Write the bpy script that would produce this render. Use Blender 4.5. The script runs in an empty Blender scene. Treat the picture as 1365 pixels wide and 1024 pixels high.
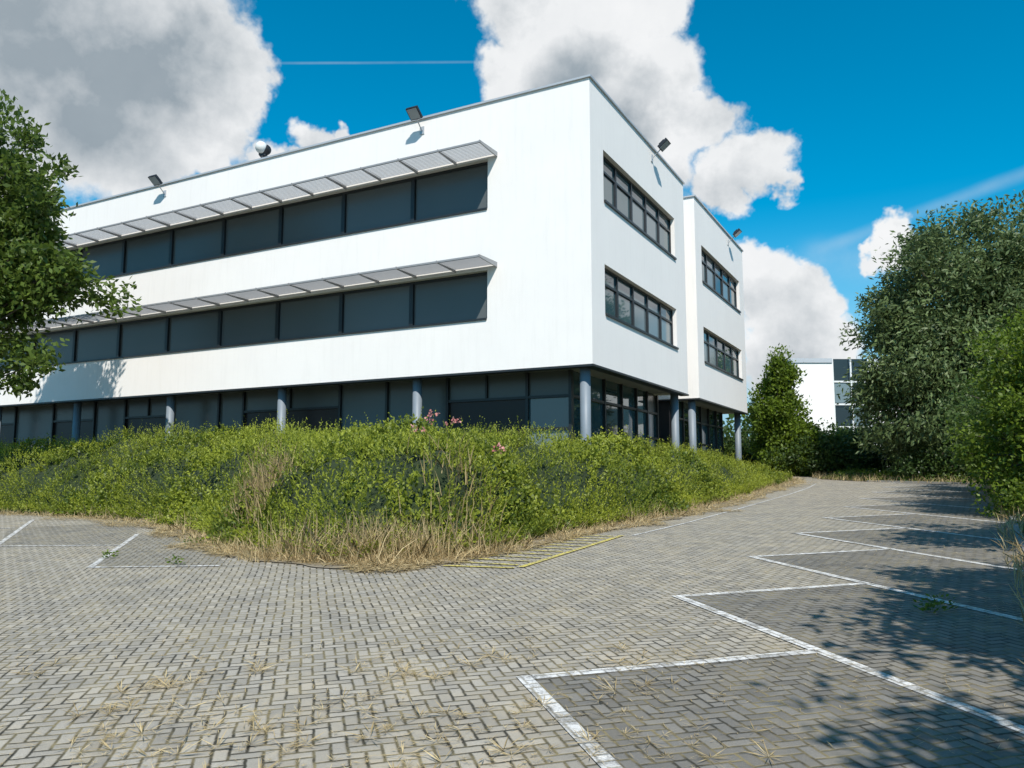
import bpy, bmesh, math, random
import numpy as np
from mathutils import Vector, noise, Matrix
random.seed(7); rng=np.random.default_rng(7)
scene=bpy.context.scene
COL=scene.collection
# ------------------------------------------------------------ helpers
SLOPE=.035; NP=(.47,.882)
def gz(x,y):
    p=NP[0]*x+NP[1]*y
    return SLOPE*min(max(p,-30.),46.)
def gzv(x,y):
    return SLOPE*np.clip(NP[0]*x+NP[1]*y,-30,46)
class N:
    def __init__(s,nt): s.nt=nt
    def node(s,t,**k):
        n=s.nt.nodes.new(t)
        for a,b in k.items(): setattr(n,a,b)
        return n
    def link(s,a,b): s.nt.links.new(a,b)
    def inp(s,sock,v):
        if isinstance(v,(int,float,tuple,list)): sock.default_value=v
        else: s.link(v,sock)
    def m(s,op,a,b=0.0,c=0.0,clamp=False):
        n=s.node('ShaderNodeMath',operation=op,use_clamp=clamp)
        s.inp(n.inputs[0],a); s.inp(n.inputs[1],b); s.inp(n.inputs[2],c)
        return n.outputs[0]
    def v(s,op,a,b=(0,0,0),out=0):
        n=s.node('ShaderNodeVectorMath',operation=op)
        s.inp(n.inputs[0],a); s.inp(n.inputs[1],b)
        return n.outputs[out]
    def scale(s,a,k):
        n=s.node('ShaderNodeVectorMath',operation='SCALE'); s.inp(n.inputs[0],a); s.inp(n.inputs[3],k); return n.outputs[0]
    def noise(s,vec,scale,detail=4,rough=.5,out=0):
        n=s.node('ShaderNodeTexNoise'); s.inp(n.inputs['Vector'],vec); n.inputs['Scale'].default_value=scale
        n.inputs['Detail'].default_value=detail; n.inputs['Roughness'].default_value=rough
        return n.outputs[out]
    def mr(s,x,a,b,c=0.,d=1.,smooth=False):
        n=s.node('ShaderNodeMapRange'); 
        if smooth: n.interpolation_type='SMOOTHSTEP'
        s.inp(n.inputs[0],x)
        for i,q in enumerate((a,b,c,d)): s.inp(n.inputs[i+1],q)
        return n.outputs[0]
    def mix(s,f,a,b,blend='MIX'):
        n=s.node('ShaderNodeMix',data_type='RGBA',blend_type=blend)
        s.inp(n.inputs[0],f)
        for sock,q in ((n.inputs[6],a),(n.inputs[7],b)):
            if isinstance(q,(tuple,list)) and len(q)==3: q=(*q,1)
            s.inp(sock,q)
        return n.outputs[2]
def newmat(name):
    m=bpy.data.materials.new(name); m.use_nodes=True
    nt=m.node_tree; b=nt.nodes['Principled BSDF']; return m,N(nt),b
def bump(n,b,h,strength=.3,dist=.01):
    k=n.node('ShaderNodeBump'); k.inputs['Strength'].default_value=strength; k.inputs['Distance'].default_value=dist
    n.link(h,k.inputs['Height']); n.link(k.outputs[0],b.inputs['Normal'])
def simple(name,col,rough=.6,var=.15,scale=3.,metal=0.,spec=.5,bmp=0.):
    m,n,b=newmat(name)
    tc=n.node('ShaderNodeTexCoord').outputs['Object']
    f=n.noise(tc,scale,5,.6)
    a=tuple(c*(1-var) for c in col); d=tuple(c*(1+var) for c in col)
    n.link(n.mix(f,a,d),b.inputs['Base Color']); b.inputs['Roughness'].default_value=rough
    b.inputs['Metallic'].default_value=metal; b.inputs['Specular IOR Level'].default_value=spec
    if bmp: bump(n,b,n.noise(tc,scale*12,4,.6),bmp,.01)
    return m
def obj(name,me,mats,parent=None):
    o=bpy.data.objects.new(name,me); COL.objects.link(o)
    for m in (mats if isinstance(mats,(list,tuple)) else [mats]): me.materials.append(m)
    if parent: o.parent=parent
    return o
def empty(name,loc=(0,0,0),rz=0):
    o=bpy.data.objects.new(name,None); COL.objects.link(o); o.location=loc; o.rotation_euler=(0,0,rz)
    o.empty_display_size=.2; return o
def fin(bm,name,mats,parent=None,smooth=False):
    me=bpy.data.meshes.new(name); bm.normal_update(); bm.to_mesh(me); bm.free()
    if smooth:
        for p in me.polygons: p.use_smooth=True
    return obj(name,me,mats,parent)
def box(bm,x0,x1,y0,y1,z0,z1,mi=0):
    vs=[bm.verts.new((x,y,z)) for z in (z0,z1) for y in (y0,y1) for x in (x0,x1)]
    for q in ((0,2,3,1),(4,5,7,6),(0,1,5,4),(2,6,7,3),(0,4,6,2),(1,3,7,5)):
        f=bm.faces.new([vs[i] for i in q]); f.material_index=mi
def tube(bm,pts,rad,seg=8,cap=True):
    pts=[Vector(p) for p in pts]; rings=[]
    for i,p in enumerate(pts):
        d=(pts[min(i+1,len(pts)-1)]-pts[max(i-1,0)]).normalized()
        a=d.orthogonal().normalized(); b=d.cross(a)
        rings.append([bm.verts.new(p+(a*math.cos(2*math.pi*k/seg)+b*math.sin(2*math.pi*k/seg))*rad[i]) for k in range(seg)])
    for i in range(len(rings)-1):
        r0,r1=rings[i],rings[i+1]
        best=min(range(seg),key=lambda s:(r0[0].co-r1[s].co).length)
        r1=r1[best:]+r1[:best]; rings[i+1]=r1
        for k in range(seg):
            bm.faces.new((r0[k],r0[(k+1)%seg],r1[(k+1)%seg],r1[k]))
    if cap:
        bm.faces.new(rings[0][::-1]); bm.faces.new(rings[-1])
def quads(name,V,rnd,mat,parent=None,k=4):
    n=V.shape[0]; me=bpy.data.meshes.new(name)
    me.vertices.add(n*k); me.vertices.foreach_set('co',V.reshape(-1).astype(np.float32))
    me.loops.add(n*k); me.loops.foreach_set('vertex_index',np.arange(n*k,dtype=np.int32))
    me.polygons.add(n); me.polygons.foreach_set('loop_start',np.arange(0,n*k,k,dtype=np.int32))
    a=me.attributes.new('rnd','FLOAT','FACE'); a.data.foreach_set('value',rnd.astype(np.float32))
    me.update(calc_edges=True)
    return obj(name,me,mat,parent)
def nrm(a): return a/np.maximum(np.linalg.norm(a,axis=-1,keepdims=True),1e-6)
def leafV(P,D,L,W,flat=0.0):
    D=nrm(D); R=rng.normal(size=P.shape)
    S=nrm(np.cross(D,R+np.array([0,0,flat])))
    L=L[:,None];W=W[:,None]
    return np.stack([P,P+D*L*.45+S*W*.5,P+D*L,P+D*L*.45-S*W*.5],axis=1)
def leafmat(name,dark,light,trans=.3,rough=.5):
    m,n,b=newmat(name)
    at=n.node('ShaderNodeAttribute',attribute_name='rnd').outputs['Fac']
    col=n.mix(at,dark,light)
    n.link(col,b.inputs['Base Color']); b.inputs['Roughness'].default_value=rough
    b.inputs['Specular IOR Level'].default_value=.35
    t=n.node('ShaderNodeBsdfTranslucent'); n.link(n.mix(.5,col,tuple(min(1,c*1.6) for c in light)),t.inputs[0])
    mx=n.node('ShaderNodeMixShader'); mx.inputs[0].default_value=trans
    n.link(b.outputs[0],mx.inputs[1]); n.link(t.outputs[0],mx.inputs[2])
    out=[q for q in n.nt.nodes if q.type=='OUTPUT_MATERIAL'][0]; n.link(mx.outputs[0],out.inputs[0])
    return m
# ------------------------------------------------------------ materials
def paver(name,base,paint=None,wear=.5):
    m,n,b=newmat(name)
    tc=n.node('ShaderNodeTexCoord').outputs['Object']
    mp=n.node('ShaderNodeMapping'); mp.inputs['Rotation'].default_value=(0,0,math.radians(-14.5)); n.link(tc,mp.inputs[0])
    wob=n.v('SUBTRACT',n.noise(tc,1.3,2,.5,out=1),(.5,.5,.5))
    wob2=n.v('SUBTRACT',n.noise(tc,14.,2,.5,out=1),(.5,.5,.5))
    vec=n.v('ADD',n.v('ADD',n.scale(mp.outputs[0],1/.088),n.scale(wob,.6)),n.scale(wob2,.14))
    sp=n.node('ShaderNodeSeparateXYZ'); n.link(vec,sp.inputs[0]); X,Y=sp.outputs[0],sp.outputs[1]
    ix=n.m('FLOOR',X); iy=n.m('FLOOR',Y); fx=n.m('SUBTRACT',X,ix); fy=n.m('SUBTRACT',Y,iy)
    k=n.m('FLOORED_MODULO',n.m('SUBTRACT',ix,iy),4.)
    ks=[n.m('COMPARE',k,float(i),.3) for i in range(4)]
    d=n.m('MINIMUM',n.m('ADD',fx,n.m('MULTIPLY',ks[1],9.)),n.m('ADD',n.m('SUBTRACT',1.,fx),n.m('MULTIPLY',ks[0],9.)))
    d2=n.m('MINIMUM',n.m('ADD',fy,n.m('MULTIPLY',ks[2],9.)),n.m('ADD',n.m('SUBTRACT',1.,fy),n.m('MULTIPLY',ks[3],9.)))
    d=n.m('MINIMUM',d,d2)
    cb=n.node('ShaderNodeCombineXYZ'); n.link(n.m('SUBTRACT',ix,ks[1]),cb.inputs[0]); n.link(n.m('SUBTRACT',iy,ks[2]),cb.inputs[1])
    wn=n.node('ShaderNodeTexWhiteNoise',noise_dimensions='2D'); n.link(cb.outputs[0],wn.inputs['Vector'])
    r=wn.outputs['Value']
    brick=n.mix(r,tuple(c*.74 for c in base),tuple(c*1.2 for c in base))
    grain=n.noise(tc,90.,3,.7)
    brick=n.mix(n.mr(grain,.35,.7,0,.5),brick,tuple(c*.40 for c in base))
    brick=n.mix(n.mr(grain,.60,.75,0,.5),brick,tuple(min(1,c*1.9) for c in base))
    big=n.noise(tc,.35,5,.6); brick=n.mix(n.mr(big,.35,.7,0,.36),brick,tuple(c*.66 for c in base))
    med=n.noise(tc,2.3,6,.7); brick=n.mix(n.mr(med,.45,.72,0,.5),brick,tuple(c*q for c,q in zip(base,(1.30,1.20,1.0))))
    st=n.noise(n.v('ADD',tc,(31.,7.,0.)),1.1,6,.7); brick=n.mix(n.mr(st,.56,.70,0,.45),brick,tuple(c*.5 for c in base))
    jn=n.noise(tc,3.1,5,.7)
    joint=n.mix(n.mr(jn,.42,.62),(.050,.046,.034),(.25,.205,.11))
    jm=n.mr(n.m('ADD',d,n.m('MULTIPLY',n.m('SUBTRACT',grain,.5),.18)),.05,.15)
    if paint:
        w=n.noise(tc,7.,6,.7)
        w2=n.noise(tc,60.,3,.7)
        msk=n.mr(n.m('ADD',n.m('MULTIPLY',w,.7),n.m('MULTIPLY',w2,.5)),wear-.1,wear+.12,0.,.95)
        msk=n.m('MULTIPLY',msk,n.mr(r,0.,.25,.55,1.))
        brick=n.mix(msk,brick,paint)
        joint=n.mix(n.m('MULTIPLY',msk,.45),joint,paint)
    col=n.mix(jm,joint,brick)
    n.link(col,b.inputs['Base Color']); b.inputs['Roughness'].default_value=.85; b.inputs['Specular IOR Level'].default_value=.3
    h=n.m('ADD',n.mr(d,.02,.2),n.m('ADD',n.m('MULTIPLY',r,.4),n.m('MULTIPLY',grain,.4)))
    bump(n,b,h,.7,.007)
    return m
M={}
M['pav']=paver('pavers_light',(.43,.39,.325))
M['pavm']=paver('pavers_mid',(.32,.295,.25))
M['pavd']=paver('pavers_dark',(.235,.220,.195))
M['white']=paver('painted_white',(.24,.23,.21),(.80,.78,.74),.53)
M['faded']=paver('faded_painted_white',(.30,.28,.25),(.78,.76,.72),.55)
M['yellow']=paver('painted_yellow',(.30,.28,.23),(.80,.65,.12),.56)
def stucco():
    m,n,b=newmat('white_render')
    tc=n.node('ShaderNodeTexCoord').outputs['Object']
    big=n.noise(tc,.5,5,.6)
    mp=n.node('ShaderNodeMapping'); mp.inputs['Scale'].default_value=(3.,3.,.25); n.link(tc,mp.inputs[0])
    st=n.noise(mp.outputs[0],2.,5,.65)
    c=n.mix(n.mr(big,.35,.7,0,.7),(.88,.845,.80),(.835,.80,.76))
    c=n.mix(n.mr(st,.5,.8,0,.22),c,(.64,.61,.56))
    n.link(c,b.inputs['Base Color']); b.inputs['Roughness'].default_value=.9; b.inputs['Specular IOR Level'].default_value=.2
    bump(n,b,n.noise(tc,45.,4,.6),.3,.012); return m
M['stucco']=stucco()
M['frame']=simple('dark_frame',(.022,.024,.026),.4,.1)
M['coping']=simple('coping_metal',(.50,.51,.52),.4,.06,metal=.2)
M['alu']=simple('louvre_aluminium',(.29,.295,.30),.5,.06,metal=.1)
M['soffit']=simple('soffit_panel',(.30,.30,.30),.7,.1)
M['roofing']=simple('roofing',(.15,.15,.15),.9,.2)
M['column']=simple('column_paint',(.20,.235,.265),.5,.12)
def pane(name,c0,c1,rough=.08,spec=.5,sc=.7):
    m,n,b=newmat(name); tc=n.node('ShaderNodeTexCoord').outputs['Object']
    g=n.node('ShaderNodeNewGeometry').outputs['Random Per Island']
    f=n.m('MULTIPLY_ADD',g,.6,n.m('MULTIPLY',n.noise(tc,sc,3,.5),.4))
    n.link(n.mix(f,c0,c1),b.inputs['Base Color']); b.inputs['Roughness'].default_value=rough
    b.inputs['Specular IOR Level'].default_value=spec
    bump(n,b,n.noise(tc,1.1,2,.5),.05,.02)
    return m
M['blind']=pane('glass_with_blind',(.10,.108,.106),(.135,.143,.14),.25,.4)
M['glass']=pane('glass_reflective',(.025,.06,.068),(.08,.15,.165),.03,1.0)
M['glassd']=pane('glass_dark',(.008,.014,.016),(.02,.028,.03),.04,.8)
M['gblind']=pane('glass_with_pale_blind',(.10,.14,.15),(.18,.23,.24),.12,.8)
M['brown']=pane('dark_brown_panel',(.018,.010,.009),(.035,.018,.014),.35,.4)
M['black']=simple('black_plastic',(.02,.02,.022),.45,.1)
M['lens']=simple('lamp_glass',(.35,.37,.38),.15,.1)
M['globe']=simple('white_plastic',(.75,.75,.72),.35,.05)
M['bark']=simple('bark',(.10,.08,.06),.95,.4,6.,bmp=.6)
M['soil']=simple('soil',(.075,.062,.04),1.,.45,4.,bmp=.8)
M['sand']=simple('dry_soil',(.26,.215,.15),1.,.4,5.,bmp=.8)
M['ground']=simple('grass_ground',(.06,.075,.03),1.,.4,.4,bmp=.4)
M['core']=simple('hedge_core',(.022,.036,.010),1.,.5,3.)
M['kerb']=simple('concrete_kerb',(.26,.25,.23),.9,.2,5.,bmp=.4)
M['hleaf']=leafmat('hedge_leaves',(.048,.088,.012),(.33,.365,.035),.27)
M['rleaf']=leafmat('grey_green_leaves',(.034,.060,.016),(.165,.22,.078),.2)
M['lleaf']=leafmat('tree_leaves',(.030,.058,.011),(.13,.19,.03),.35)
M['bleaf']=leafmat('bright_leaves',(.036,.068,.009),(.175,.25,.022),.35)
M['dleaf']=leafmat('dark_leaves',(.022,.045,.011),(.08,.13,.025),.25)
M['straw']=leafmat('straw',(.28,.20,.09),(.68,.54,.30),.2,.8)
M['brownf']=leafmat('dry_seedheads',(.20,.14,.06),(.42,.34,.17),.2,.8)
M['pink']=leafmat('pink_petals',(.50,.14,.14),(.85,.42,.38),.3)
# ------------------------------------------------------------ ground
def pq(p,q):
    l=math.hypot(*NP); return (p*NP[0]/l+q*NP[1]/l, p*NP[1]/l-q*NP[0]/l)
bm=bmesh.new(); rows=[]
for p in (-1800,-30,46,1800):
    rows.append([bm.verts.new((*pq(p,q),0)) for q in (-1800,1800)])
for r in rows:
    for v in r: v.co.z=gz(v.co.x,v.co.y)-.03
for i in range(3): bm.faces.new((rows[i][0],rows[i][1],rows[i+1][1],rows[i+1][0]))
fin(bm,'ground',M['ground'])
def sheet(name,polys,dz,mat,parent=None):
    bm=bmesh.new()
    for poly in polys:
        f=bm.faces.new([bm.verts.new((x,y,gz(x,y)+dz)) for x,y in poly])
    bmesh.ops.recalc_face_normals(bm,faces=bm.faces)
    for f in bm.faces:
        if f.normal.z<0: f.normal_flip()
    return fin(bm,name,mat,parent)
sheet('paved_car_park',[[pq(-22,-45),pq(-22,22),pq(43,22),pq(43,-45)]],0,M['pav'])
A=np.array([.968,.25]); B=np.array([.25,-.968]); 
T=[np.array([.09,5.73])+n*np.array([1.68,2.93]) for n in range(-3,10)]
bays=[]
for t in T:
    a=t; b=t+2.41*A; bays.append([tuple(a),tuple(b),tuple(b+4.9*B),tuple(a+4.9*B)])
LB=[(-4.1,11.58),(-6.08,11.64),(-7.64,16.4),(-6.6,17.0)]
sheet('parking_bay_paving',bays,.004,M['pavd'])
sheet('side_parking_bay_paving',[LB,[(-6.98,14.42),(-9.33,14.6),(-11.4,18.2),(-9.2,19.6),(-7.66,16.42)]],.004,M['pavm'])
def line(p,q,w=.1):
    p=np.array(p,float);q=np.array(q,float);d=(q-p)/np.linalg.norm(q-p);n=np.array([-d[1],d[0]])*w/2
    return [tuple(p-n),tuple(q-n),tuple(q+n),tuple(p+n)]
L=[]
for t in T:
    L.append(line(t-B*.05,t+5*B,.105)); L.append(line(t+A*.056,t+2.355*A,.105))
sheet('parking_bay_lines',L,.009,M['white'])
L= [line((-4.2,11.585),(-6.13,11.64),.1),line((-6.1,11.70),(-7.64,16.4),.09),line((-7.04,14.42),(-9.4,14.6),.1),line((-9.4,14.68),(-12.3,20.6),.09),line((-11.3,18.2),(-14.5,18.6),.1)]
E=[(2.05,14.7),(3.5,16.9),(5.3,19.9),(7.0,22.8),(8.75,25.8),(10.7,29.4),(12.2,32.5)]
E=[(x+.15,y-.1) for x,y in E]
for i in range(len(E)-1): L.append(line(E[i],(E[i+1][0]-.004,E[i+1][1]-.006),.065))
sheet('worn_road_lines',L,.009,M['faded'])
Y=[line((-.95,11.2),(.03,10.87),.09),line((.12,10.93),(2.0,14.6),.09)]
for k in range(11):
    f=(k+.6)/11.; a=np.array([.08,10.87])*(1-f)+np.array([2.0,14.55])*f; a=a+np.array([-.1,.06])
    b=a+np.array([-.86,.42])*(1.3 if k<7 else .9); Y.append(line(a,b,.07))
sheet('yellow_hatching',Y,.014,M['yellow'])
# ------------------------------------------------------------ building
PHI=math.atan2(.882,.471); C0=(2.21,21.5)
bld=empty('office_building',(C0[0],C0[1],0),PHI)
Rd=np.array([math.cos(PHI),math.sin(PHI)]); Ld=np.array([-math.sin(PHI),math.cos(PHI)])
def WL(x,y): return (C0[0]+Rd[0]*x+Ld[0]*y, C0[1]+Rd[1]*x+Ld[1]*y)
ZB,ZT=4.61,12.88; W1=(6.18,7.65); W2=(9.55,11.10)
Z=[(ZB,W1[0]),(W1[1],W2[0]),(W2[1],ZT)]; ZW=[W1,W2]
y0w=3.34; NPN=13; MOD=2.85; y1w=y0w+NPN*MOD
bm=bmesh.new()
for a,b in Z:
    box(bm,0,.3,0,42,a,b); box(bm,.3,9.5,0,.3,a,b); box(bm,11.4,20.2,0,.3,a,b)
for a,b in ZW:
    box(bm,0,.3,0,y0w,a,b); box(bm,0,.3,y1w,42,a,b)
    box(bm,.3,1.0,0,.3,a,b); box(bm,8.2,9.5,0,.3,a,b)
    box(bm,11.4,12.05,0,.3,a,b); box(bm,19.25,20.2,0,.3,a,b)
box(bm,9.2,9.5,.3,41.7,ZB,ZT); box(bm,11.1,11.4,0,41.7,ZB,ZT); box(bm,19.9,20.2,.3,41.7,ZB,ZT)
box(bm,.3,9.5,41.7,42,ZB,ZT); box(bm,11.1,20.2,41.7,42,ZB,ZT)
box(bm,9.5,11.1,2.6,40,.3,12.6)
fin(bm,'rendered_walls',M['stucco'],bld)
bm=bmesh.new()
box(bm,.3,9.2,.3,41.7,12.2,12.4); box(bm,11.4,19.9,.3,41.7,12.2,12.4)
fin(bm,'roof',M['roofing'],bld)
bm=bmesh.new()
box(bm,.3,9.2,.3,41.7,4.66,4.8); box(bm,11.4,19.9,.3,41.7,4.66,4.8)
fin(bm,'soffit',M['soffit'],bld)
bm=bmesh.new()
for xa,xb in ((0,9.5),(11.1,20.2)):
    box(bm,xa-.06,xa+.34,-.06,42.06,ZT,ZT+.06); box(bm,xb-.34,xb+.06,-.06,42.06,ZT,ZT+.06)
    box(bm,xa+.34,xb-.34,-.06,.34,ZT,ZT+.06)
fin(bm,'coping',M['coping'],bld)
bm=bmesh.new()
for xa,xb in ((0,9.5),(11.1,20.2)):
    box(bm,xa-.025,xa+.3,-.025,42,ZB-.06,ZB); box(bm,xa+.3,xb+.02,-.025,.3,ZB-.06,ZB); 
fin(bm,'drip_trim',M['frame'],bld)
bf=bmesh.new(); bp=bmesh.new()
for a,b in ZW:
    box(bf,.17,.25,y0w,y1w,a,a+.07); box(bf,.17,.25,y0w,y1w,b-.09,b)
    box(bf,-.05,.17,y0w+.01,y1w-.01,a-.035,a+.02)
    box(bf,.17,.25,y0w,y0w+.08,a+.07,b-.09); box(bf,.17,.25,y1w-.08,y1w,a+.07,b-.09)
    for i in range(NPN):
        ya=y0w+i*MOD; yb=ya+MOD
        if i: box(bf,.13,.25,ya-.07,ya+.07,a+.07,b-.09)
        pa=ya+.08; pb=yb-.08
        box(bp,.21,.235,pa,pb,a+.07,b-.09)
fin(bf,'strip_window_frames',M['frame'],bld); fin(bp,'strip_window_panes',M['blind'],bld)
bf=bmesh.new(); bg=bmesh.new(); 
for X0,X1 in ((1.0,8.2),(12.05,19.25)):
    for zi,(a,b) in enumerate(ZW):
        n=5; w=(X1-X0)/n
        box(bf,X0,X1,.15,.23,a,a+.06); box(bf,X0,X1,.15,.23,b-.07,b)
        box(bf,X0+.01,X1-.01,-.06,.15,a-.04,a+.025)
        tz=b-.50
        box(bf,X0+.06,X1-.06,.15,.22,tz-.035,tz+.035)
        for i in range(n+1):
            xc=X0+i*w; xa=max(X0,xc-.045); xb=min(X1,xc+.045)
            if i in(0,n): 
                xa=X0 if i==0 else X1-.06; xb=xa+.06
            box(bf,xa,xb,.145,.225,a+.06,b-.07)
        for i in range(n):
            xa=X0+i*w+.045; xb=xa+w-.09
            if random.random()<.5:
                for q in ((xa,xa+.05),(xb-.05,xb)): box(bf,q[0],q[1],.155,.2,a+.06,tz-.035)
            kind=random.choice([0,0,0,1,1,2])
            for (z0,z1) in ((a+.06,tz-.035),(tz+.035,b-.07)):
                vs=[bg.verts.new(c) for c in ((xa,.2,z0),(xb,.2,z0),(xb,.2,z1),(xa,.2,z1))]
                f=bg.faces.new(vs); f.material_index=kind if z0<tz else 0
fin(bf,'side_window_frames',M['frame'],bld)
fin(bg,'side_window_panes',[M['glass'],M['gblind'],M['glassd']],bld)
bf=bmesh.new(); bg=bmesh.new(); I=1.2
def gpanel(axis,a,b,z0,z1,mi):
    if axis=='y': cs=((I+.05,a,z0),(I+.05,b,z0),(I+.05,b,z1),(I+.05,a,z1))
    else: cs=((a,I+.05,z0),(b,I+.05,z0),(b,I+.05,z1),(a,I+.05,z1))
    f=bg.faces.new([bg.verts.new(c) for c in cs]); f.material_index=mi
def gbar(axis,a,b,z0,z1,o=0):
    if axis=='y': box(bf,I-.03-o,I+.07,a,b,z0,z1)
    else: box(bf,a,b,I-.03-o,I+.07,z0,z1)
def runl(axis,start,spec):
    p=start
    for w,k in spec:
        a=p;b=p+w; p=b
        gbar(axis,a-.045,a+.045,.3,4.66,.012)
        if k=='B': gpanel(axis,a,b,.3,4.66,0)
        elif k=='T':
            gpanel(axis,a,b,3.9,4.66,0); gpanel(axis,a,b,.3,3.9,4); gbar(axis,a+.045,b-.045,3.86,3.94)
            m=(a+b)/2; 
            if w>2: gbar(axis,m-.03,m+.03,3.94,4.66)
        elif k=='G':
            gpanel(axis,a,b,3.9,4.66,0); gpanel(axis,a,b,2.95,3.9,1); gpanel(axis,a,b,.3,2.95,3)
            gbar(axis,a+.045,b-.045,3.86,3.94); gbar(axis,a+.045,b-.045,2.9,2.98)
        elif k=='D': gpanel(axis,a,b,3.9,4.66,1); gpanel(axis,a,b,.3,3.9,2); gbar(axis,a+.045,b-.045,3.86,3.94)
        elif k=='R': gpanel(axis,a,b,3.9,4.66,1); gpanel(axis,a,b,.3,3.9,1); gbar(axis,a+.045,b-.045,3.86,3.94)
    gbar(axis,p-.045,p+.045,.3,4.66,.012)
    return p
s=[(1.425,'G'),(2.85,'T'),(2.4,'B'),(2.0,'B')]
e=runl('y',I,s+[(4.6,'T'),(1.3,'B'),(2.6,'B'),(2.85,'T'),(2.0,'B'),(2.85,'T'),(2.85,'B'),(2.85,'T'),(1.425,'B'),(2.85,'T'),(2.85,'T')])
runl('x',I+.1,[(1.0,'R'),(1.6,'R'),(1.6,'D'),(1.5,'R'),(1.2,'R'),(1.2,'G')])
runl('x',11.5,[(1.425,'R'),(1.425,'D'),(1.425,'R'),(1.425,'G'),(1.425,'R'),(1.2,'R')])
fin(bf,'ground_floor_frames',M['frame'],bld)
fin(bg,'ground_floor_panes',[M['blind'],M['glass'],M['glassd'],M['gblind'],M['brown']],bld)
bm=bmesh.new()
box(bm,1.35,9.4,1.35,40,.2,4.6); box(bm,11.6,19.8,1.35,40,.2,4.6)
box(bm,9.4,9.5,1.3,2.6,.2,4.6); box(bm,11.4,11.5,1.3,2.6,.2,4.6)
fin(bm,'ground_floor_core',M['black'],bld)
bm=bmesh.new()
for k in range(8): tube(bm,[(.42,.4+5.7*k,.2),(.42,.4+5.7*k,4.66)],[.15,.15],20)
for x in (9.1,11.5,19.8): tube(bm,[(x,.42,.2),(x,.42,4.66)],[.15,.15],20)
fin(bm,'columns',M['column'],bld,True)
# sunshades
for zi,z in enumerate((11.20,7.80)):
    bm=bmesh.new(); ya,yb=3.0,y1w+.3
    for i in range(11):
        x=-.98+i*.088
        d=(.072*.70,.072*.714)
        vs=[]
        for yy in (ya+.02,yb-.02):
            for (dx,dz) in ((0,0),(d[0],d[1]),(d[0]+.005,d[1]-.005),(.005,-.005)):
                vs.append(bm.verts.new((x+dx,yy,z-.03+dz)))
        for q in ((0,1,5,4),(1,2,6,5),(2,3,7,6),(3,0,4,7),(0,3,2,1),(4,5,6,7)): bm.faces.new([vs[i] for i in q])
    box(bm,-1.03,-1.0,ya,yb,z-.03,z+.025)
    n=int((yb-ya)/1.425)
    for i in range(n+1):
        y=ya+i*(yb-ya)/n
        big=.02 if i%2 else .035
        vs=[bm.verts.new(c) for c in ((-1.06,y,z+.03),(-1.06,y,z-.04),(-.003,y,z-.10),(-.003,y,z+.05))]
        vs2=[bm.verts.new((v.co.x,y+big,v.co.z)) for v in vs]
        bm.faces.new(vs); bm.faces.new(vs2[::-1])
        for k in range(4): bm.faces.new((vs[k],vs2[k],vs2[(k+1)%4],vs[(k+1)%4]))
    bmesh.ops.recalc_face_normals(bm,faces=bm.faces)
    fin(bm,'louvred_sunshade',M['alu'],bld)
def floodlight(x,y,face):
    wx,wy=WL(x,y); rz=PHI if face=='L' else PHI+math.pi/2
    e=empty('floodlight',(wx,wy,0),rz)
    bm=bmesh.new(); z=ZT
    box(bm,-.03,-.002,-.08,.08,z-.50,z-.25)
    tube(bm,[(-.02,0,z-.40),(-.30,0,z-.14),(-.38,0,z-.02)],[.02,.02,.02],8)
    fin(bm,'bracket_arm',M['coping'],e)
    bm=bmesh.new()
    box(bm,-.20,.20,-.21,.21,-.045,.045)
    box(bm,-.11,.11,-.14,.14,.045,.11)
    for k in range(7): box(bm,-.18,-.165,-.16+k*.05,-.145+k*.05,.045,.09)
    hd=fin(bm,'lamp_housing',M['black'],e); hd.location=(-.46,0,z+.02); hd.rotation_euler=(0,math.radians(38),0)
    bm=bmesh.new(); box(bm,-.17,.17,-.18,.18,-.058,-.047)
    g=fin(bm,'lamp_lens',M['lens'],e); g.location=hd.location; g.rotation_euler=hd.rotation_euler
floodlight(0,5.75,'L'); floodlight(0,17.9,'L'); floodlight(5.6,0,'R'); floodlight(17.0,0,'R'); floodlight(0,30,'L')
wx,wy=WL(.15,12.9)
e=empty('roof_globe_sensor',(wx,wy,0)); bm=bmesh.new(); tube(bm,[(0,0,ZT+.07),(0,0,ZT+.34)],[.05,.05],10); box(bm,-.12,.12,-.05,.3,ZT+.26,ZT+.34); bmesh.ops.create_uvsphere(bm,u_segments=24,v_segments=16,radius=.235,matrix=Matrix.Translation((.06,.06,ZT+.50))@Matrix.Diagonal((1,1,.85,1))); fin(bm,'post_and_rear_cover',M['black'],e)
bm=bmesh.new(); bmesh.ops.create_uvsphere(bm,u_segments=24,v_segments=16,radius=.22,matrix=Matrix.Translation((-.03,-.05,ZT+.54))); fin(bm,'globe',M['globe'],e,True)
# ------------------------------------------------------------ far building
fb=empty('distant_white_building',(0,0,0))
bm=bmesh.new(); zf=1.6
box(bm,22.0,25.3,62,64.5,zf,10.6); box(bm,28.3,60,62,80,zf,10.6); box(bm,25.3,28.3,63,64.5,zf,10.5)
fin(bm,'walls',M['stucco'],fb)
bm=bmesh.new(); box(bm,21.9,25.3,61.9,61.99,10.35,10.7); box(bm,28.4,60,61.9,61.99,10.35,10.7); fin(bm,'parapet_trim',M['coping'],fb)
bm=bmesh.new(); box(bm,25.3,28.3,62.3,62.9,zf,10.7); fin(bm,'glazing',M['glassd'],fb)
bm=bmesh.new()
for x in (25.32,26.75,28.15): box(bm,x,x+.12,62.1,62.29,zf,10.7)
for z in (3.2,5.2,7.0,8.8): box(bm,25.46,28.1,62.12,62.28,z,z+.14)
fin(bm,'mullions',M['globe'],fb)
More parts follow.
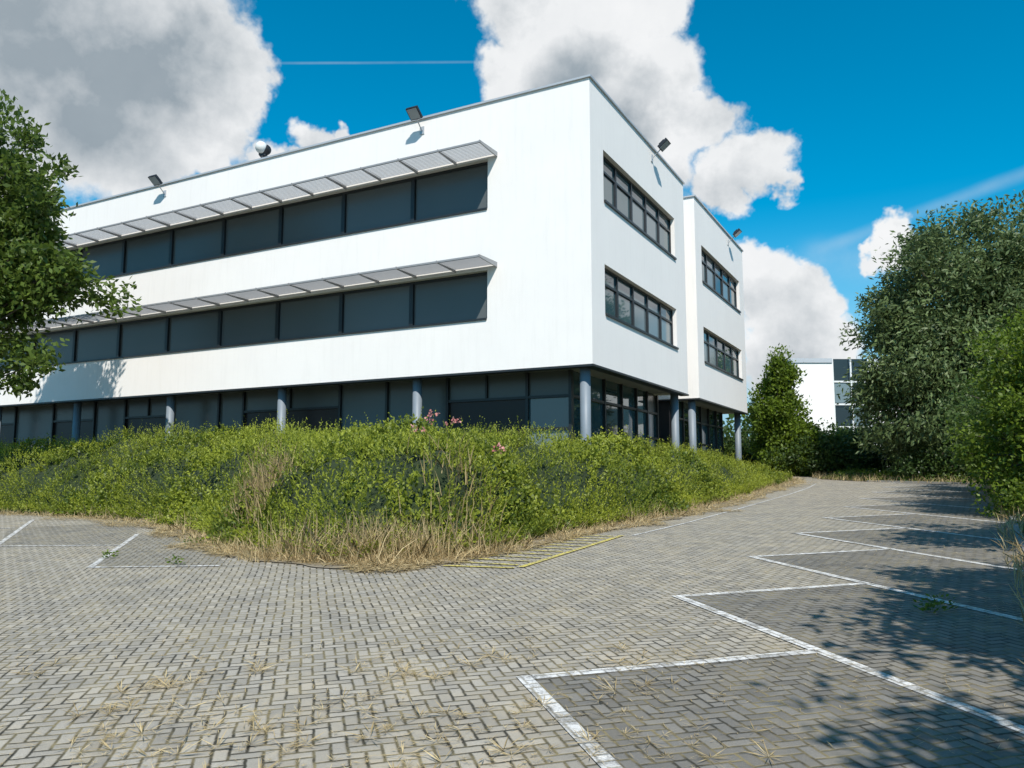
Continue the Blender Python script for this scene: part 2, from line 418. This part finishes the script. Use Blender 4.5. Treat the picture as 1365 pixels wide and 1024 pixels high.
bm=bmesh.new(); box(bm,26.9,28.1,62.2,62.27,5.4,6.95); box(bm,25.5,26.7,62.2,62.27,7.2,8.75); fin(bm,'pale_panes',M['gblind'],fb)
bm=bmesh.new(); box(bm,34,56,61.9,61.99,6.5,8.2); box(bm,34,56,61.9,61.99,2.8,4.6); fin(bm,'windows',M['glass'],fb)
# ------------------------------------------------------------ planting bed
front=[(-34,33),(-22,27),(-14.7,23),(-11.5,21.1),(-9.1,19.4),(-7.3,17.3),(-4.9,13.6),(-3.8,12.3),(-2.4,11.35),(-1.05,11.6),(.0,12.7),(1.1,14.7),(2.1,16.0),(3.45,17.9),(5.0,20.6),(7.1,24.3),(9.6,29.2),(12.3,34.4),(13.2,38),(13,42)]
F=np.array(front)
poly=np.array(front+[(13,48),(-34,60)])
def inside(x,y):
    c=np.zeros(x.shape,bool); n=len(poly)
    for i in range(n):
        x1,y1=poly[i];x2,y2=poly[(i+1)%n]
        t=((y1>y)!=(y2>y))&(x<(x2-x1)*(y-y1)/(y2-y1+1e-9)+x1); c^=t
    return c
def dist(x,y):
    d=np.full(x.shape,1e9)
    for i in range(len(F)-1):
        a=F[i];b=F[i+1];ab=b-a
        t=np.clip(((x-a[0])*ab[0]+(y-a[1])*ab[1])/(ab@ab),0,1)
        d=np.minimum(d,np.hypot(x-a[0]-t*ab[0],y-a[1]-t*ab[1]))
    return d
def lump(x,y,s,o=0): return np.array([noise.noise(Vector((a*s+o,b*s,o))) for a,b in zip(x.ravel(),y.ravel())]).reshape(x.shape)
def inb(x,y):
    xl=(x-C0[0])*Rd[0]+(y-C0[1])*Rd[1]; yl=(x-C0[0])*Ld[0]+(y-C0[1])*Ld[1]
    return (xl>1.0)&(yl>1.0)
cx_=rng.uniform(-30,14,2600); cy_=rng.uniform(11,42,2600); k=inside(cx_,cy_)&~inb(cx_,cy_); cx_,cy_=cx_[k],cy_[k]
cd_=dist(cx_,cy_); k=cd_<8; cx_,cy_,cd_=cx_[k],cy_[k],cd_[k]
keep=[]
for i in range(len(cx_)):
    if all((cx_[i]-cx_[j])**2+(cy_[i]-cy_[j])**2>.62**2 for j in keep): keep.append(i)
cx_,cy_=cx_[keep],cy_[keep]; cr_=rng.uniform(.6,1.15,len(cx_)); cz_=rng.uniform(-.2,.22,len(cx_)); ccol=rng.normal(0,.14,len(cx_)); cker=rng.random(len(cx_))
print('bushes',len(cx_))
def bush(x,y):
    sh=x.shape; x=x.ravel();y=y.ravel(); out=np.zeros(len(x)); idx=np.zeros(len(x),int)
    for s in range(0,len(x),20000):
        dx=x[s:s+20000,None]-cx_;dy=y[s:s+20000,None]-cy_
        q=1-(dx*dx+dy*dy)/cr_**2
        v=np.where(q>0,np.sqrt(np.maximum(q,0))*cr_*.75+cz_,-.3)
        idx[s:s+20000]=v.argmax(1); out[s:s+20000]=np.maximum(v.max(1),.10)
    return out.reshape(sh),idx.reshape(sh)
def hedge_h(x,y,d):
    H=np.interp(x,[-30,-15,-8,-4,-1,3,6.3,9,12,14],[1.95,2.0,2.15,2.0,1.92,1.82,1.45,1.05,.6,.4])
    h=H*(.42*(1-np.exp(-(d+.02)/.30))+.58*(1-np.exp(-d/1.4)))
    b,_=bush(x,y)
    h=h+((b-.52)*1.0+lump(x,y,.5)*.15)*np.clip(d*1.5,.0,1)*np.clip(H/1.6,.3,1)
    return np.maximum(h,.02)
bed=empty('overgrown_hedge')
gx=np.arange(-32,14,.2); gy=np.arange(10.5,42,.2); GX,GY=np.meshgrid(gx,gy,indexing='ij')
ins=inside(GX,GY)&~inb(GX,GY); GD=dist(GX,GY)
H0=hedge_h(GX,GY,np.maximum(GD-.55,0)); H0=np.where(ins,H0,0.)
for ax in (0,1):
    H0=np.minimum(H0,np.minimum(np.roll(H0,1,ax),np.roll(H0,-1,ax)))
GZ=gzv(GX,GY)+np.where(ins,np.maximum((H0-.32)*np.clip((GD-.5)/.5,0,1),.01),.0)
bm=bmesh.new(); vid={}
def gv(i,j):
    if (i,j) not in vid: vid[(i,j)]=bm.verts.new((GX[i,j],GY[i,j],GZ[i,j]))
    return vid[(i,j)]
for i in range(len(gx)-1):
    for j in range(len(gy)-1):
        if ins[i,j] and ins[i+1,j] and ins[i,j+1] and ins[i+1,j+1]:
            bm.faces.new((gv(i,j),gv(i+1,j),gv(i+1,j+1),gv(i,j+1)))
fin(bm,'undergrowth',M['core'],bed,True)
def shoots(n,xr,yr,maxd,mind=.25):
    x=rng.uniform(*xr,n);y=rng.uniform(*yr,n)
    k=inside(x,y)&~inb(x,y); x=x[k];y=y[k]; d=dist(x,y); k=(d<maxd)&(d>mind); return x[k],y[k],d[k]
xa,ya_,da=shoots(300000,(-26,14),(10.8,42),6.5)
xb,yb_,db=shoots(120000,(-26,14),(10.8,42),1.0,.2)
x1=np.concatenate([xa,xb]);y1=np.concatenate([ya_,yb_]);d1=np.concatenate([da,db])
dc=np.hypot(x1,y1); k=rng.random(len(x1))<np.clip(1.4-dc/36,.3,1); x1,y1,d1=x1[k],y1[k],d1[k]
h1=hedge_h(x1,y1,np.maximum(d1-.25,0)); e_=.1
gxh=(hedge_h(x1+e_,y1,np.maximum(dist(x1+e_,y1)-.25,0))-h1)/e_; gyh=(hedge_h(x1,y1+e_,np.maximum(dist(x1,y1+e_)-.25,0))-h1)/e_
gxh=np.clip(gxh,-2.5,2.5); gyh=np.clip(gyh,-2.5,2.5)
sl=np.sqrt(1+gxh**2+gyh**2)
front_=(gyh>-.3)
k=(rng.random(len(x1))<np.clip((sl-.2)*.36,.26,1)*np.where(front_,1.,.45))|(d1<1.0)
x1,y1,d1,h1,gxh,gyh,sl=[q[k] for q in (x1,y1,d1,h1,gxh,gyh,sl)]
_,bid=bush(x1,y1)
nv=nrm(np.stack([-gxh,-gyh,np.ones_like(h1)],1))
frac=np.where(d1<1.0,rng.uniform(.1,1,len(x1)),1.)
drop=rng.random(len(x1))*np.clip(sl-1.,0,1.6)*.28*(d1>=1.0)
Pb=np.stack([x1,y1,gzv(x1,y1)+np.maximum(h1*frac-.22-drop,.05)],1)
fx_=lump(x1,y1,.9,31);fy_=lump(x1,y1,.9,47)
fine=(cker[bid]<.68)
spread=rng.normal(size=Pb.shape)*.26+np.stack([fx_,fy_,fx_*0],1)*.8
Dr=nrm(nv*.65+np.array([0,0,.75])*np.where(fine,1.,.4)[:,None]+spread)
patch=lump(x1,y1,.35,3)
Ls=rng.uniform(.22,.44,len(x1))*(1+.8*(rng.random(len(x1))<.09))*np.where(fine,1.1,.85)
NLf=9
print('shoots',len(x1))
t=(np.arange(NLf)+.5)/NLf
tt=t[None,:,None]; P=Pb[:,None,:]+Dr[:,None,:]*Ls[:,None,None]*tt
P[:,:,2]-=(Ls[:,None]*t[None,:]**2)*.18
P=P.reshape(-1,3); fl_=np.repeat(fine,NLf)
Dl=np.repeat(Dr,NLf,0)*np.where(fl_,.9,.4)[:,None]+rng.normal(size=P.shape)*.5
sz=rng.uniform(.055,.09,len(P))*np.tile(1.15-.5*t,len(x1))*np.where(fl_,1.,1.35)
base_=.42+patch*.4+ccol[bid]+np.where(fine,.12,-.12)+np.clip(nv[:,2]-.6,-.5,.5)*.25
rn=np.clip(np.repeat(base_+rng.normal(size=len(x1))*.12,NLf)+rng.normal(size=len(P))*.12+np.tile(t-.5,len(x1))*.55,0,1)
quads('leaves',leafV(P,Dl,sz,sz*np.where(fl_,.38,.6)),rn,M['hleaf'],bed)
def blades(name,bx,by,bz,hl,lean,w,mat,parent=None,rn=None):
    n=len(bx); P=np.stack([bx,by,bz],1); az=rng.uniform(0,2*np.pi,n); 
    D=np.stack([np.cos(az)*lean,np.sin(az)*lean,np.ones(n)],1); D=nrm(D)
    S=nrm(np.cross(D,rng.normal(size=P.shape)))*w[:,None]*.5
    mid=P+D*hl[:,None]*.5; D2=D.copy(); D2[:,2]*=.55; tip=mid+nrm(D2)*hl[:,None]*.5
    V=np.stack([P-S,P+S,mid+S*.9,tip,mid-S*.9],1)
    return quads(name,V,rng.random(n) if rn is None else rn,mat,parent,5)
bx=[];by=[];bz=[]
for cx,cy,r,n in ((-4.75,14.9,.30,300),(-4.35,14.0,.22,220),(-.7,12.9,.35,130),(-5.6,17.5,.3,60)):
    xx=rng.normal(cx,r,n);yy=rng.normal(cy,r,n); bx.append(xx);by.append(yy)
bx=np.concatenate(bx);by=np.concatenate(by); hh=hedge_h(bx,by,np.maximum(dist(bx,by)-.25,0))
k=inside(bx,by); bx,by,hh=bx[k],by[k],hh[k]
blades('dry_seed_stems',bx,by,gzv(bx,by)+hh-.2,rng.uniform(.25,.5,len(bx)),np.abs(rng.normal(.1,.3,len(bx))),rng.uniform(.01,.02,len(bx)),M['brownf'],bed)
fl=[]
fc=np.array([(-1.5,15.6),(-1.75,14.9),(-.15,15.6),(-1.25,15.4)]); fh=hedge_h(fc[:,0],fc[:,1],np.maximum(dist(fc[:,0],fc[:,1])-.25,0))
for (cx,cy),hh_ in zip(fc,fh):
    for _ in range(4): fl.append((cx+random.gauss(0,.13),cy-.15+random.gauss(0,.08),gz(cx,cy)+hh_+.2+random.gauss(0,.05)))
fl=np.repeat(np.array(fl),8,0)+rng.normal(size=(len(fl)*8,3))*.022
quads('pink_flowers',leafV(fl,rng.normal(size=fl.shape),np.full(len(fl),.055),np.full(len(fl),.05)),rng.random(len(fl)),M['pink'],bed)
# ------------------------------------------------------------ dry grass
dg=empty('dry_grass')
def along(n,off0,off1,i0=0,i1=None,dens=None):
    seg=F[i0:i1]; d=np.diff(seg,axis=0); ln=np.hypot(d[:,0],d[:,1])
    wts=ln*(dens if dens is not None else 1); k=rng.choice(len(ln),n,p=wts/wts.sum()); t=rng.random(n)
    p=seg[k]+d[k]*t[:,None]; nn=np.stack([d[k][:,1],-d[k][:,0]],1)/ln[k][:,None]
    o=rng.uniform(off0,off1,n); return p+nn*o[:,None],o
dens=np.array([.2,.5,.9,1.3,2.0,3.0,4.6,6,6.5,4.5,3.2,2.8,2.4,2.2,1.9,1.6,1.2,.7,.1])
def lim(p):
    return np.where((p[:,0]>-.7)&(p[:,0]<2.4),.22,9.)
p,o=along(19000,-.45,.5,0,None,dens)
edge=lump(p[:,0],p[:,1],1.1,11)*.7+.12
k=(o<edge+.12)&(o<lim(p)); p=p[k];o=o[k]
hl=rng.uniform(.06,.26,len(p))*np.clip(1.1-o*1.1,.35,1.3)*np.clip(1.+lump(p[:,0],p[:,1],1.4,61)*1.2,.4,1.7)
blades('standing_straw',p[:,0],p[:,1],gzv(p[:,0],p[:,1]),hl,np.abs(rng.normal(.7,.7,len(p))),rng.uniform(.005,.012,len(p)),M['straw'],dg)
tx=[];ty=[]
for cx,cy,r,n in ((-2.0,11.75,.26,480),(-1.3,11.8,.22,340),(-2.8,11.85,.22,170),(-3.5,12.2,.25,120),(-.6,12.3,.22,110)):
    tx.append(rng.normal(cx,r,n));ty.append(rng.normal(cy,r*.5,n))
tx=np.concatenate(tx);ty=np.concatenate(ty)
blades('tall_straw',tx,ty,gzv(tx,ty),rng.uniform(.25,.85,len(tx)),np.abs(rng.normal(.4,.35,len(tx))),rng.uniform(.006,.014,len(tx)),M['straw'],dg)
p,o=along(46000,-.3,1.1,0,None,dens); edge=lump(p[:,0],p[:,1],.9,21)*.9+.45; k=(o<edge)&(o<lim(p)); p=p[k]
P=np.stack([p[:,0],p[:,1],gzv(p[:,0],p[:,1])+rng.uniform(.018,.05,len(p))],1); D=rng.normal(size=P.shape);D[:,2]*=.08
quads('straw_litter',leafV(P,D,rng.uniform(.08,.25,len(P)),rng.uniform(.01,.02,len(P)),6.),rng.random(len(P)),M['straw'],dg)
bm=bmesh.new(); prev=None
for i in range(4,len(F)-2):
    a,b=F[i],F[i+1]; dd_=b-a; l_=np.hypot(*dd_); nn_=np.array([dd_[1],-dd_[0]])/l_; m_=max(2,int(l_/.18))
    for j in range(m_):
        c=a+dd_*j/m_; o1=.22+.28*noise.noise(Vector((c[0]*1.7,c[1]*1.7,2)))+.08*noise.noise(Vector((c[0]*7,c[1]*7,5)))
        if -.7<c[0]<2.4: o1=min(o1,.1)
        q0=c-nn_*.6; q1=c+nn_*max(o1,.02)
        cur=(bm.verts.new((q0[0],q0[1],gz(*q0)+.05)),bm.verts.new((c[0],c[1],gz(*c)+.035)),bm.verts.new((q1[0],q1[1],gz(*q1)+.016)))
        if prev:
            bm.faces.new((prev[0],prev[1],cur[1],cur[0])); bm.faces.new((prev[1],prev[2],cur[2],cur[1]))
        prev=cur
bmesh.ops.recalc_face_normals(bm,faces=bm.faces)
fin(bm,'dry_soil',M['sand'],dg,True)
wd=empty('paving_weeds'); PP=[];DD=[];LL=[]
def tuft(x,y,r,n):
    for _ in range(n):
        a=random.uniform(0,2*math.pi); PP.append((x,y,gz(x,y)+.012)); DD.append((math.cos(a),math.sin(a),random.uniform(.02,.35))); LL.append(r*random.uniform(.4,1))
for _ in range(2800):
    x=random.uniform(-4.5,1.8); y=random.uniform(2.6,7.4)
    if noise.noise(Vector((x*.8,y*.8,5)))>-.15 and y<6.5+random.gauss(0,.5)+.12*x and (x<.2 or random.random()<.35): tuft(x,y,random.choice((.03,.05,.08,.12,.2))*random.uniform(.7,1.1),random.randint(6,18))
ca,sa=math.cos(math.radians(14.5)),math.sin(math.radians(14.5))
for _ in range(26000):
    x=random.uniform(-12,9); y=random.uniform(3,19)
    if noise.noise(Vector((x*.45,y*.45,9)))<-.12: continue
    u=x*ca+y*sa; v=-x*sa+y*ca
    if random.random()<.5: u=round(u/.088)*.088; d=(random.gauss(0,.12),1)
    else: v=round(v/.088)*.088; d=(1,random.gauss(0,.12))
    x=u*ca-v*sa; y=u*sa+v*ca; dx=d[0]*ca-d[1]*sa; dy=d[0]*sa+d[1]*ca
    for _ in range(3):
        s_=random.choice((-1,1)); PP.append((x,y,gz(x,y)+.01)); DD.append((dx*s_+random.gauss(0,.2),dy*s_+random.gauss(0,.2),random.uniform(0,.4))); LL.append(random.uniform(.02,.07))
PP=np.array(PP);DD=np.array(DD);LL=np.array(LL)
quads('straw_tufts',leafV(PP,DD,LL,np.clip(LL*.05,.003,.007),5.),rng.random(len(PP)),M['straw'],wd)
PP=[];DD=[];LL=[]
for (x,y,r) in ((4.05,7.7,.16),(3.9,7.6,.12),(-4.9,11.75,.12),(-6.3,12.6,.1),(-3.9,13,.2),(-5.6,14.2,.15)):
    for _ in range(60):
        a=random.uniform(0,6.28); q=random.random()*r; PP.append((x+math.cos(a)*q,y+math.sin(a)*q,gz(x,y)+.02+random.random()*r*.8)); DD.append((math.cos(a),math.sin(a),random.uniform(0,.8))); LL.append(random.uniform(.03,.07))
PP=np.array(PP);DD=np.array(DD);LL=np.array(LL)
quads('green_weeds',leafV(PP,DD,LL,LL*.4),rng.random(len(PP)),M['bleaf'],wd)
# ------------------------------------------------------------ trees
def tree(name,base,th,clusters,leafmat_,nclump,nleaf,lsz,sig=.35,droop=0.,trunk_r=.16,aspect=.45,shell=.55,flat=0.,branches=True):
    bx,by=base; z0=gz(bx,by); e=empty(name,(0,0,0))
    cents=[]; w=np.array([c[3]*c[4]*c[5] for c in clusters]);w=w/w.sum()
    for i in range(nclump):
        c=clusters[rng.choice(len(clusters),p=w)]
        v=rng.normal(size=3); v/=np.linalg.norm(v); r=shell+(1-shell)*rng.random(); r*=(1+.22*noise.noise(Vector(v*2.2+np.array(c[:3]))))*1.0
        r*=random.uniform(.85,1.08)
        cents.append(Vector((c[0]+v[0]*c[3]*r,c[1]+v[1]*c[4]*r,max(c[2]+v[2]*c[5]*r,z0+.2))))
    if branches:
        bm=bmesh.new()
        top=Vector((bx+random.uniform(-.2,.2),by,z0+th))
        pts=[Vector((bx,by,z0-.1)).lerp(top,t)+Vector((random.uniform(-.08,.08),random.uniform(-.08,.08),0))*(1 if 0<t<1 else 0) for t in (0,.2,.4,.6,.8,1)]
        tube(bm,pts,[trunk_r*1.3,trunk_r,trunk_r*.85,trunk_r*.65,trunk_r*.45,trunk_r*.15],10)
        for i,cc in enumerate(cents):
            if i%3==0 or nclump<120:
                tz=min(max((cc.z-z0)*.55,.5),th*.95); s_=Vector((bx,by,z0)).lerp(top,tz/th)
                mid=s_.lerp(cc,.5)+Vector((random.uniform(-.2,.2),random.uniform(-.2,.2),.25))
                L_=(cc-s_).length; r0=min(trunk_r*.4,.012+.012*L_)
                tube(bm,[s_,mid,cc],[r0,r0*.6,.008],5,False)
        fin(bm,'trunk_and_branches',M['bark'],e,True)
    cen=np.array([tuple(c) for c in cents]); cr=rng.random(len(cen))
    idx=rng.choice(len(cen),nleaf)
    off=np.clip(rng.normal(size=(nleaf,3)),-1.7,1.7)*sig*(.6+.8*cr[idx])[:,None]; off[:,2]*=.8
    P=cen[idx]+off; P[:,2]=np.maximum(P[:,2],z0+.05)
    ctr=cen.mean(0); D=nrm(P-ctr)*.5+rng.normal(size=P.shape)*.7; D[:,2]-=droop*1.2
    L_=rng.uniform(.7,1.3,nleaf)*lsz
    rn=np.clip(.1+.55*cr[idx]+rng.normal(size=nleaf)*.18+.18,0,1)
    quads('leaves',leafV(P,D,L_,L_*aspect,flat),rn,leafmat_,e)
    return e
tree('ash_tree',(-18.6,24.5),9.5,[(-17.8,24.5,9.9,3.4,3.3,4.2),(-14.9,24.6,7.5,2.0,1.9,1.0),(-15.9,24.4,9.2,1.5,1.4,1.0),(-16.4,24.2,5.8,2.3,2,1.4)],M['lleaf'],280,40000,.22,.30,0,.22,.5,.45)
tree('willow_tree',(20.2,34.6),9.5,[(20.0,34.5,8.4,4.0,4.0,4.6),(18.6,34.0,5.3,3.5,3.4,3.6),(22.6,34.5,6.0,3.5,3.5,4.5)],M['rleaf'],680,155000,.25,.48,.3,.3,.34,.62)
tree('willow_tree',(25.4,33.6),9.5,[(25.0,33.5,9.2,4.0,3.6,4.7),(25,33.0,5.0,4.4,3.6,4.0)],M['rleaf'],440,90000,.25,.48,.3,.3,.34,.62)
tree('field_maple_tree',(12.5,16.8),4.2,[(12.6,16.8,3.0,3.0,2.4,2.2),(12.0,16.6,1.7,2.6,2.2,1.5),(13.3,17,4.4,2.5,2.2,1.6)],M['bleaf'],350,90000,.10,.24,0,.12,.55,.5)
tree('field_maple_tree',(14.6,21.5),4.0,[(14.8,21.5,2.8,2.6,3.0,2.2),(16.5,25.0,3.0,2.4,3.0,2.2)],M['dleaf'],200,30000,.13,.28,0,.12,.55,.4)
tree('field_maple_tree',(11.0,8.9),6.2,[(10.2,8.8,4.6,3.1,2.7,2.4)],M['bleaf'],240,32000,.2,.3,0,.14,.5,.2)
tree('field_maple_tree',(7.9,2.9),6.0,[(7.3,3.4,4.1,3.5,2.9,2.0)],M['bleaf'],360,56000,.2,.3,0,.14,.5,.2)
tree('field_maple_tree',(6.2,-2.6),6.0,[(5.4,-2.1,4.4,3.5,2.8,2.0)],M['bleaf'],260,36000,.2,.3,0,.14,.5,.2)
tree('hornbeam_tree',(13.9,41.5),6.6,[(13.9,41.5,4.6,1.15,1.4,3.0),(15.4,41.0,2.8,1.5,1.5,1.6),(14.1,41,7.0,.7,.8,1.4)],M['bleaf'],200,34000,.19,.28,0,.14,.5,.5)
tree('boundary_hedge',(19,40.5),2.5,[(16.5,39.5,2.4,3.0,1.5,1.3),(21,38.8,2.7,4.0,1.6,1.8),(26,37,3.2,4.,2,2.4),(31,35,3.2,4.,2,2.6)],M['dleaf'],520,60000,.18,.36,0,.1,.5,.3)
tree('boundary_hedge',(20,31.5),1.5,[(18.5,33.0,1.9,2.6,1.3,1.1),(21.5,30,2.2,2.5,2.0,1.4)],M['dleaf'],220,26000,.14,.3,0,.06,.5,.3)
tree('boundary_hedge',(22.5,47),3,[(14,47,2.6,4,1.6,1.8),(20,46.5,2.6,3.5,1.6,1.8),(27,45,3.0,3.5,1.6,2.2)],M['dleaf'],320,32000,.2,.4,0,.06,.5,.3)
tree('distant_trees',(30,110),5,[(x,112+random.uniform(-6,6),4.5,9,4,random.uniform(4,5.5)) for x in range(0,190,11)],M['dleaf'],500,30000,.9,1.6,0,.3,.6,.4,branches=False)
rb=[(-1.2,-3.),(2.4,2.9),(4.0,5.6),(6.2,9.4),(8.5,13.4),(10.9,17.4),(14.0,22.8),(17,28),(17.2,30.5),(15.0,33.6),(14.2,36.6),(15,39),(50,25),(40,-14),(10,-14)]
bm=bmesh.new(); 
f=bm.faces.new([bm.verts.new((x,y,gz(x,y)+.03)) for x,y in rb]); bmesh.ops.triangulate(bm,faces=[f])
for f in bm.faces:
    f.normal_update()
    if f.normal.z<0: f.normal_flip()
fin(bm,'planting_bed_soil',M['soil'])
bm=bmesh.new()
for i in range(9):
    a=Vector(rb[i]);b=Vector(rb[i+1]);d=(b-a).normalized();n=Vector((-d.y,d.x))*.1
    vs=[]
    for (p_,s_) in ((a,0),(b-d*.004,0),(b-d*.004,1),(a,1)):
        q=p_+n*s_; vs.append((q.x,q.y,gz(q.x,q.y)))
    lo=[bm.verts.new((x,y,z-.02)) for x,y,z in vs]; hi=[bm.verts.new((x,y,z+.07)) for x,y,z in vs]
    bm.faces.new(hi); 
    for k in range(4): bm.faces.new((lo[k],lo[(k+1)%4],hi[(k+1)%4],hi[k]))
bmesh.ops.recalc_face_normals(bm,faces=bm.faces)
fin(bm,'concrete_kerb',M['kerb'])
rbp=np.array(rb[1:12]); d=np.diff(rbp,axis=0); ln=np.hypot(d[:,0],d[:,1]); n=7000
k=rng.choice(len(ln),n,p=ln/ln.sum()); t=rng.random(n); p=rbp[k]+d[k]*t[:,None]; nn=np.stack([d[k][:,1],-d[k][:,0]],1)/ln[k][:,None]
o=rng.uniform(-.35,2.0,n); p=p+nn*o[:,None]
gu=empty('verge_grass')
blades('straw_blades',p[:,0],p[:,1],gzv(p[:,0],p[:,1])+.02,rng.uniform(.08,.4,n),np.abs(rng.normal(.4,.5,n)),rng.uniform(.008,.016,n),M['straw'],gu)
n=16000; k=rng.choice(len(ln),n,p=ln/ln.sum()); t=rng.random(n); p=rbp[k]+d[k]*t[:,None]; nn=np.stack([d[k][:,1],-d[k][:,0]],1)/ln[k][:,None]
o=np.abs(rng.normal(.9,1.0,n)); p=p+nn*o[:,None]; P=np.stack([p[:,0],p[:,1],gzv(p[:,0],p[:,1])+rng.uniform(.02,.45,n)*np.clip(o,.1,1)],1)
quads('ivy_leaves',leafV(P,rng.normal(size=P.shape),rng.uniform(.06,.12,n),rng.uniform(.04,.07,n)),rng.random(n),M['bleaf'],gu)
# ------------------------------------------------------------ sun + sky
SUN_EL=math.radians(46); sx,sy=.12,-.993
sv=Vector((sx*math.cos(SUN_EL),sy*math.cos(SUN_EL),math.sin(SUN_EL))).normalized()
sun=bpy.data.lights.new('sun','SUN'); sun.energy=5.0; sun.angle=math.radians(.53); sun.color=(1,.955,.89)
so=bpy.data.objects.new('sun',sun); COL.objects.link(so); so.rotation_euler=sv.to_track_quat('Z','Y').to_euler()
w=bpy.data.worlds.new('World'); scene.world=w; w.use_nodes=True; nt=w.node_tree; n=N(nt)
bg=nt.nodes['Background']; bg.inputs[1].default_value=.1
sk=n.node('ShaderNodeTexSky',sky_type='NISHITA'); sk.sun_disc=False; sk.sun_elevation=SUN_EL; sk.sun_rotation=math.atan2(sx,sy)
sk.air_density=1.0; sk.dust_density=.3; sk.ozone_density=1.4
hs=n.node('ShaderNodeHueSaturation'); hs.inputs['Saturation'].default_value=1.62; hs.inputs['Value'].default_value=1.48; hs.inputs['Hue'].default_value=.48
n.link(sk.outputs[0],hs.inputs['Color'])
dirv=n.node('ShaderNodeTexCoord').outputs['Generated']
dz=n.node('ShaderNodeSeparateXYZ'); n.link(dirv,dz.inputs[0])
base=n.mix(n.mr(dz.outputs[2],0.0,.30,1.,0.,True),hs.outputs[0],(2.9,5.6,7.6))
wob=n.v('SUBTRACT',n.noise(dirv,5.,6,.6,out=1),(.5,.5,.5))
d2=n.v('ADD',dirv,n.scale(wob,.16))
fb_=n.noise(dirv,9.,8,.62)
def union(bl,vec):
    cur=None
    for a,e,r in bl:
        v=Vector((a,1,e)).normalized()
        dd=n.v('DISTANCE',vec,tuple(v),out=1)
        q=n.m('MULTIPLY_ADD',dd,-1/r,1.)
        cur=q if cur is None else n.m('MAXIMUM',cur,q)
    return cur
BL=[(-.66,.60,.17),(-.55,.57,.16),(-.47,.50,.12),(-.40,.52,.07),(-.36,.50,.045),(-.546,.434,.10),(-.45,.43,.06),(-.389,.47,.055),(-.66,.42,.07),(-.36,.45,.03),(-.269,.425,.035),(-.24,.44,.022),(-.40,.40,.035),(-.33,.41,.035),(-.30,.40,.03),(-.5,.36,.04),
(.03,.64,.07),(.118,.57,.11),(.20,.60,.05),(.02,.51,.06),(.2164,.50,.065),(.2548,.445,.05),(.19,.424,.09),(.08,.66,.1),(.12,.45,.09),
(.3117,.385,.05),(.2712,.345,.04),(.345,.352,.03),(.335,.20,.06),(.39,.215,.04),(.307,.235,.035),(.41,.165,.055),(.35,.15,.08),(.4945,.304,.03),(.465,.293,.02),(.534,.312,.018),
(-.8,.25,.12),(-1.2,.5,.3),(1.2,.45,.16),(1.5,.3,.2),(.9,.15,.06),(-.2,.9,.1)]
u1=union(BL,d2)
den=n.m('ADD',u1,n.m('MULTIPLY',n.m('SUBTRACT',fb_,.5),1.0))
al=n.mr(den,.0,.28,0,1,True)
SH=[(-.64,.58,.16),(-.52,.53,.12),(-.56,.46,.09),(-.44,.55,.06),(.10,.50,.05),(.16,.44,.05),(.36,.13,.08),(-.66,.48,.10)]
s1=union(SH,d2)
fs=n.noise(dirv,5.,7,.58); off=n.noise(n.v('ADD',dirv,(-.01,.0,.03)),5.,7,.58)
rel=n.m('MULTIPLY',n.m('SUBTRACT',off,fs),3.2)
sh=n.mr(n.m('ADD',s1,n.m('MULTIPLY',n.m('SUBTRACT',fs,.5),2.2)),-.5,1.25,0,1,True)
sh=n.m('ADD',sh,rel,clamp=True)
cc=n.mix(sh,(9.3,9.4,9.5),(3.1,3.7,4.2))
cc=n.mix(n.mr(n.noise(dirv,12.,6,.6),.3,.7,0,.22),cc,(4.8,5.4,5.8))
sky=n.mix(al,base,cc)
def trail(p0,p1,w,amt,sky):
    a=Vector((p0[0],1,p0[1])).normalized();b=Vector((p1[0],1,p1[1])).normalized(); nn_=a.cross(b).normalized(); mid=(a+b).normalized(); hl=(a-b).length/2
    q=n.m('ABSOLUTE',n.v('DOT_PRODUCT',n.v('ADD',dirv,n.scale(wob,w*.8)),tuple(nn_),out=1))
    m1=n.mr(q,0.,w,1,0,True); m2=n.mr(n.v('DISTANCE',dirv,tuple(mid),out=1),hl*.7,hl*1.1,1,0,True)
    f=n.m('MULTIPLY',n.m('MULTIPLY',m1,m2),n.mr(n.noise(dirv,14.,5,.6),.25,.7,.3,1.))
    inv=n.m('SUBTRACT',1.,al)
    return n.mix(n.m('MULTIPLY',n.m('MULTIPLY',f,amt),inv),sky,(7.5,8.2,8.6))
sky=trail((-.345,.544),(-.03,.546),.0022,.2,sky)
sky=trail((.387,.285),(.72,.41),.011,.22,sky)
sky=trail((.36,.27),(.60,.29),.035,.25,sky)
n.link(sky,bg.inputs[0])
# ------------------------------------------------------------ camera
cam=bpy.data.cameras.new('camera'); co=bpy.data.objects.new('camera',cam); COL.objects.link(co)
cam.sensor_width=36; cam.lens=36*1055/1365; cam.clip_end=5000; cam.clip_start=.05
co.location=(0,0,1.6); co.rotation_euler=(math.radians(96.5),0,0)
scene.camera=co
scene.view_settings.view_transform='Standard'; scene.view_settings.look='None'; scene.view_settings.exposure=0
